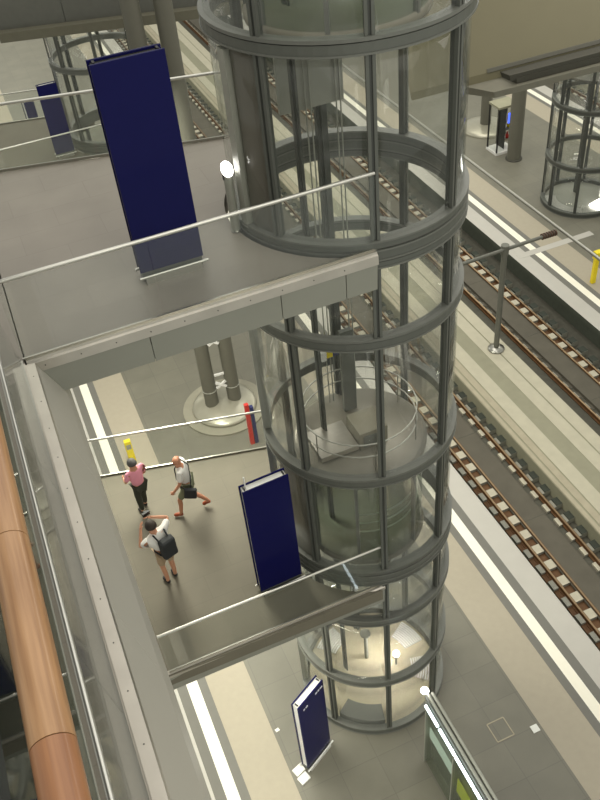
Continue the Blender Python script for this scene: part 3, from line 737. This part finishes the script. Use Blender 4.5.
def person(loc, rz, label, J, skinm, hair, shirt, legm, leg_long, shoe, bald=False):
    """J: joints in local space (x forward, y left, z up)"""
    t = empty('person', loc, label, 'person', 'people on the lower footbridge', rz)
    V = Vector
    j = {k: V(v) for k, v in J.items()}
    hd = (j['head']-j['neck']).normalized(); fw = V((1, 0, 0)); fw = (fw-hd*fw.dot(hd)).normalized(); lf = hd.cross(fw)
    H = j['head']
    pts = []; ed = []
    def add(co, rx, ry=None, to=None):
        pts.append((tuple(co), rx, ry or rx))
        if to is not None: ed.append((to, len(pts)-1))
        return len(pts)-1
    pel = add(j['pelvis'], .125, .15); sp = add(j['spine'], .105, .13, pel); ch = add(j['chest'], .1, .14, sp)
    nk = add(j['neck'], .055, .055, ch); hb = add(H-hd*.07+fw*.01, .072, .068, nk); hm = add(H+fw*.005, .098, .08, hb); ht = add(H+hd*.085-fw*.01, .062, .055, hm)
    nose0 = add(H-hd*.02+fw*.1, .016, .014, hm); add(H-hd*.035+fw*.125, .01, .01, nose0)
    add(H-hd*.095+fw*.07, .035, .035, hb)
    for s in (1, -1): add(H+lf*s*.092-hd*.01, .02, .012, hm)
    for s, q in ((1, 'l'), (-1, 'r')):
        sh = add(j['sh_'+q], .05, .05, ch); el = add(j['el_'+q], .042, .042, sh); wr = add(j['wr_'+q], .028, .028, el)
        d = (j['wr_'+q]-j['el_'+q]).normalized(); side = d.cross(V((0, 1, 0)) if abs(d.y) < .9 else V((1, 0, 0))).normalized(); up = d.cross(side)
        pm = add(j['wr_'+q]+d*.06, .036, .02, wr)
        for k, (o_, l) in enumerate(((-.03, .065), (-.01, .08), (.01, .075), (.03, .06))):
            a = add(j['wr_'+q]+d*.1+side*o_, .0095, .0095, pm); b_ = add(j['wr_'+q]+d*(.1+l*.55)+side*o_+up*.012*s, .009, .009, a); add(j['wr_'+q]+d*(.1+l)+side*o_+up*.035*s, .008, .008, b_)
        a = add(j['wr_'+q]+d*.055+side*.048, .011, .011, pm); add(j['wr_'+q]+d*.095+side*.062+up*.02*s, .009, .009, a)
        hp = add(j['hip_'+q], .088, .088, pel); kn = add(j['kn_'+q], .056, .056, hp)
        cf = add(j['kn_'+q].lerp(j['an_'+q], .35)-fw*.015, .053, .053, kn); an = add(j['an_'+q], .038, .038, cf)
        f = (j['toe_'+q]-j['an_'+q]); add(j['an_'+q]+f*.75, .034, .028, an)
    body = skin('body', pts, ed, skinm, t)
    # shirt
    pts = []; ed = []
    pel = add(j['pelvis']+V((0, 0, .0)), .14, .172); sp = add(j['spine'], .13, .162, pel); ch = add(j['chest']+V((0, 0, .02)), .14, .195, sp); add(j['neck']-V((0, 0, .025)), .075, .08, ch)
    for q in 'lr':
        sh = add(j['sh_'+q], .084, .084, ch); add(j['sh_'+q].lerp(j['el_'+q], .4), .076, .076, sh); add(j['sh_'+q].lerp(j['el_'+q], .8), .07, .07, len(pts)-1)
    skin('shirt', pts, ed, shirt, t)
    # trousers or shorts
    pts = []; ed = []
    pel = add(j['pelvis']-V((0, 0, .02)), .132, .16)
    for q in 'lr':
        hp = add(j['hip_'+q], .102, .102, pel)
        if leg_long:
            kn = add(j['kn_'+q], .075, .075, hp); add(j['an_'+q]+V((0, 0, .03)), .06, .06, kn)
        else:
            add(j['hip_'+q].lerp(j['kn_'+q], .55), .092, .092, hp); add(j['hip_'+q].lerp(j['kn_'+q], .92), .088, .088, len(pts)-1)
    skin('trousers' if leg_long else 'shorts', pts, ed, legm, t)
    for q in 'lr':
        a, e = j['an_'+q], j['toe_'+q]; f = (e-a); f2 = V((f.x, f.y, f.z))
        fz = V((f.x, f.y, 0)).normalized()
        pts = []; ed = []
        k0 = add(a-fz*.045-V((0, 0, .035)), .042, .04); k1 = add(a+f2*.35, .045, .042, k0); k2 = add(a+f2*.75+V((0, 0, .005)), .042, .05, k1); add(e, .028, .04, k2)
        skin('shoe', pts, ed, shoe, t, 2)
    # hair as a cap of its own over the skull
    b = MB(); n1, n2 = 16, 8; vs = []; fs = []
    for i in range(n2+1):
        ph = (pi*.56)*i/n2
        for k in range(n1):
            th = 2*pi*k/n1
            front = cos(th)
            lim = ph*(1-.28*max(0, front)) if not bald else ph*(1-.5*max(0, front))
            v = H+hd*(.012+.118*cos(lim))+fw*(-.012+.118*sin(lim)*cos(th))+lf*(.1*sin(lim)*sin(th))
            vs.append(v)
    for i in range(n2):
        for k in range(n1): fs.append((i*n1+k, i*n1+(k+1) % n1, (i+1)*n1+(k+1) % n1, (i+1)*n1+k))
    b.add(vs, fs, 0, True)
    if not bald:
        ho = b.build('hair', hair, t); sm = ho.modifiers.new('sol', 'SOLIDIFY'); sm.thickness = .012; sm.offset = 1
    for s in (1, -1):
        e = MB(); c = H+fw*.09+lf*s*.033+hd*.005
        e.lathe([(0, -.012), (.009, -.008), (.012, 0), (.009, .008), (0, .012)], c, 10); e.build('eye', 'black', body)
    e = MB(); e.obox(H+fw*.094-hd*.065, fw*.006, lf*.024, hd*.004); e.build('mouth', 'red', body)
    return t, j
def pose(**k):
    J = dict(pelvis=(0, 0, .95), spine=(0, 0, 1.13), chest=(.0, 0, 1.33), neck=(0, 0, 1.49), head=(.025, 0, 1.64),
             sh_l=(0, .19, 1.42), sh_r=(0, -.19, 1.42), el_l=(-.03, .24, 1.14), el_r=(-.03, -.24, 1.14), wr_l=(.06, .24, .9), wr_r=(.06, -.24, .9),
             hip_l=(0, .09, .9), hip_r=(0, -.09, .9), kn_l=(.03, .1, .49), kn_r=(.03, -.1, .49), an_l=(0, .1, .085), an_r=(0, -.1, .085),
             toe_l=(.17, .11, .035), toe_r=(.17, -.11, .035))
    J.update(k); return J
pk, _ = person((.62, 13.02, Z2), R(115), 'person in a pink shirt and dark trousers standing by the far railing',
       pose(el_l=(.08, .26, 1.16), wr_l=(.24, .2, 1.12), el_r=(.02, -.25, 1.15), wr_r=(.2, -.22, 1.0), kn_r=(.1, -.1, .5), an_r=(.14, -.1, .085), toe_r=(.31, -.12, .035)),
       'skin_tone', 'hair_grey', 'shirt_pink', 'trousers_dark', True, 'shoe_black')
pk.scale = (.9, .9, .9)
wt, wj = person((1.55, 12.52, Z2), R(160), 'balding person in a white shirt, olive shorts and brown shoes, walking with a bag',
       pose(chest=(.04, 0, 1.33), neck=(.06, 0, 1.48), head=(.1, 0, 1.62), sh_l=(.05, .19, 1.41), sh_r=(.05, -.19, 1.41), el_l=(.1, .24, 1.14), wr_l=(.24, .23, .94),
            el_r=(-.02, -.24, 1.14), wr_r=(.08, -.24, .9),
            hip_l=(0, .09, .9), kn_l=(.22, .1, .52), an_l=(.26, .1, .1), toe_l=(.42, .11, .045), kn_r=(-.03, -.1, .5), an_r=(-.34, -.1, .2), toe_r=(-.2, -.11, .07)),
       'skin_tan', 'hair_grey', 'shirt_white', 'shorts_olive', False, 'shoe_brown', bald=True)
b = MB(); b.tube([(.06, -.14, 1.5), (.2, -.06, 1.3), (.18, .06, 1.12), (.08, .2, 1.0), (-.04, .25, .95)], .014, 6); b.tube([(.06, -.14, 1.5), (-.1, -.06, 1.4), (-.12, .08, 1.2), (-.1, .24, .97)], .014, 6)
b.build('strap', 'bag_black', wt)
b = MB(); b.obox((-.08, .27, .88), (.13, 0, .02), (0, .05, 0), (-.02, 0, .13)); b.build('shoulder_bag', 'bag_black', wt, .03)
bt, bj = person((.6, 11.02, Z2), R(108), 'person in a white t-shirt with a black backpack, arms raised to take a photo',
       pose(spine=(.02, .02, 1.13), chest=(.02, .04, 1.33), neck=(.06, .05, 1.48), head=(.1, .06, 1.63), sh_l=(.02, .23, 1.41), sh_r=(.04, -.15, 1.43), el_l=(.16, .36, 1.2), wr_l=(.32, .2, 1.42), el_r=(.2, -.36, 1.46), wr_r=(.3, -.09, 1.6),
            kn_l=(.05, .1, .49), an_l=(-.04, .1, .085), toe_l=(.13, .12, .035)),
       'skin_tone', 'hair_dark', 'shirt_white', 'shorts_beige', False, 'shoe_black')
b = MB(); b.obox((-.2, -.03, 1.19), (.09, 0, .01), (0, .16, 0), (0, 0, .23)); bag = b.build('backpack', 'bag_black', bt, .05)
b = MB()
for s in (1, -1): b.tube([(-.15, s*.1, 1.42), (-.04, s*.12, 1.5), (.1, s*.12, 1.42), (.13, s*.13, 1.2), (-.0, s*.17, 1.05), (-.16, s*.13, 1.03)], .017, 6)
b.build('backpack_strap', 'bag_black', bag)
cm = empty('camera', (.6, 11.02, Z2), 'small dark camera held up by the person with the backpack', 'camera', None, R(108))
b = MB(); b.box(.36, .41, -.1, .05, 1.64, 1.72); b.build('camera_body', 'black', cm)
b = MB(); b.tube([(.41, -.02, 1.68), (.46, -.02, 1.68)], .025, 12); b.build('lens', 'lift_dark', cm)

# ------------------------------------------------------------ light
def area(loc, sx, sy, watts, col=(1, .95, .84), rot=(0, 0, 0)):
    l = bpy.data.lights.new('ceiling_or_fill_lamp', 'AREA'); l.shape = 'RECTANGLE'; l.size = sx; l.size_y = sy; l.energy = watts; l.color = col
    o = bpy.data.objects.new('ceiling_or_fill_lamp', l); COL.objects.link(o); o.location = loc; o.rotation_euler = rot
    return o
WARM = (.98, .965, .82)
area((1.4, 11.5, Z2-.6), 2.0, 3.0, 260, WARM)            # lamps under the lower bridge
area((1.6, 18.5, 11.5), 2.5, 8, 1450, WARM)               # luminaire row over the left platform edge
area((0.2, 6, 5.2), .6, 5, 260, WARM)  # added light hung free below bridge level, to brighten the left platform stripe
area((2.0, 11.2, Z1-.62), 3.0, 3.0, 40, WARM)           # under the upper bridge
area((8, 16, 30), 22, 40, 2500, (1, .96, .88))             # the hall's high ceiling lights
area((24, 34, 11), 8, 20, 1200, WARM)
area((14, 22, 22), 6, 30, 1500, (1, .97, .9))
area((1, 60, 12), 10, 40, 2600, WARM)  # added light with no visible source, brightens the distant floor at upper left
area((6, -10, 27), 10, 10, 900, WARM, (R(48), 0, 0))  # unseen fill added behind the camera to lift the front-facing upright surfaces
def point(loc, w, r=.1, col=(1, .97, .9)):
    l = bpy.data.lights.new('lamp', 'POINT'); l.energy = w; l.shadow_soft_size = r; l.color = col
    o = bpy.data.objects.new('lamp', l); COL.objects.link(o); o.location = loc
point((CL.x+.47, CL.y+.02, .8), 60)
w = bpy.data.worlds.new('world'); S.world = w; w.use_nodes = True
bg = w.node_tree.nodes['Background']; bg.inputs[0].default_value = (.98, .985, .89, 1); bg.inputs[1].default_value = .62

S.view_settings.view_transform = 'Standard'; S.view_settings.look = 'None'; S.view_settings.exposure = 0; S.view_settings.gamma = 1
S.cycles.max_bounces = 10; S.cycles.transparent_max_bounces = 40; S.cycles.diffuse_bounces = 3; S.cycles.glossy_bounces = 4
S.cycles.caustics_reflective = False; S.cycles.caustics_refractive = False
S.cycles.sample_clamp_indirect = 4
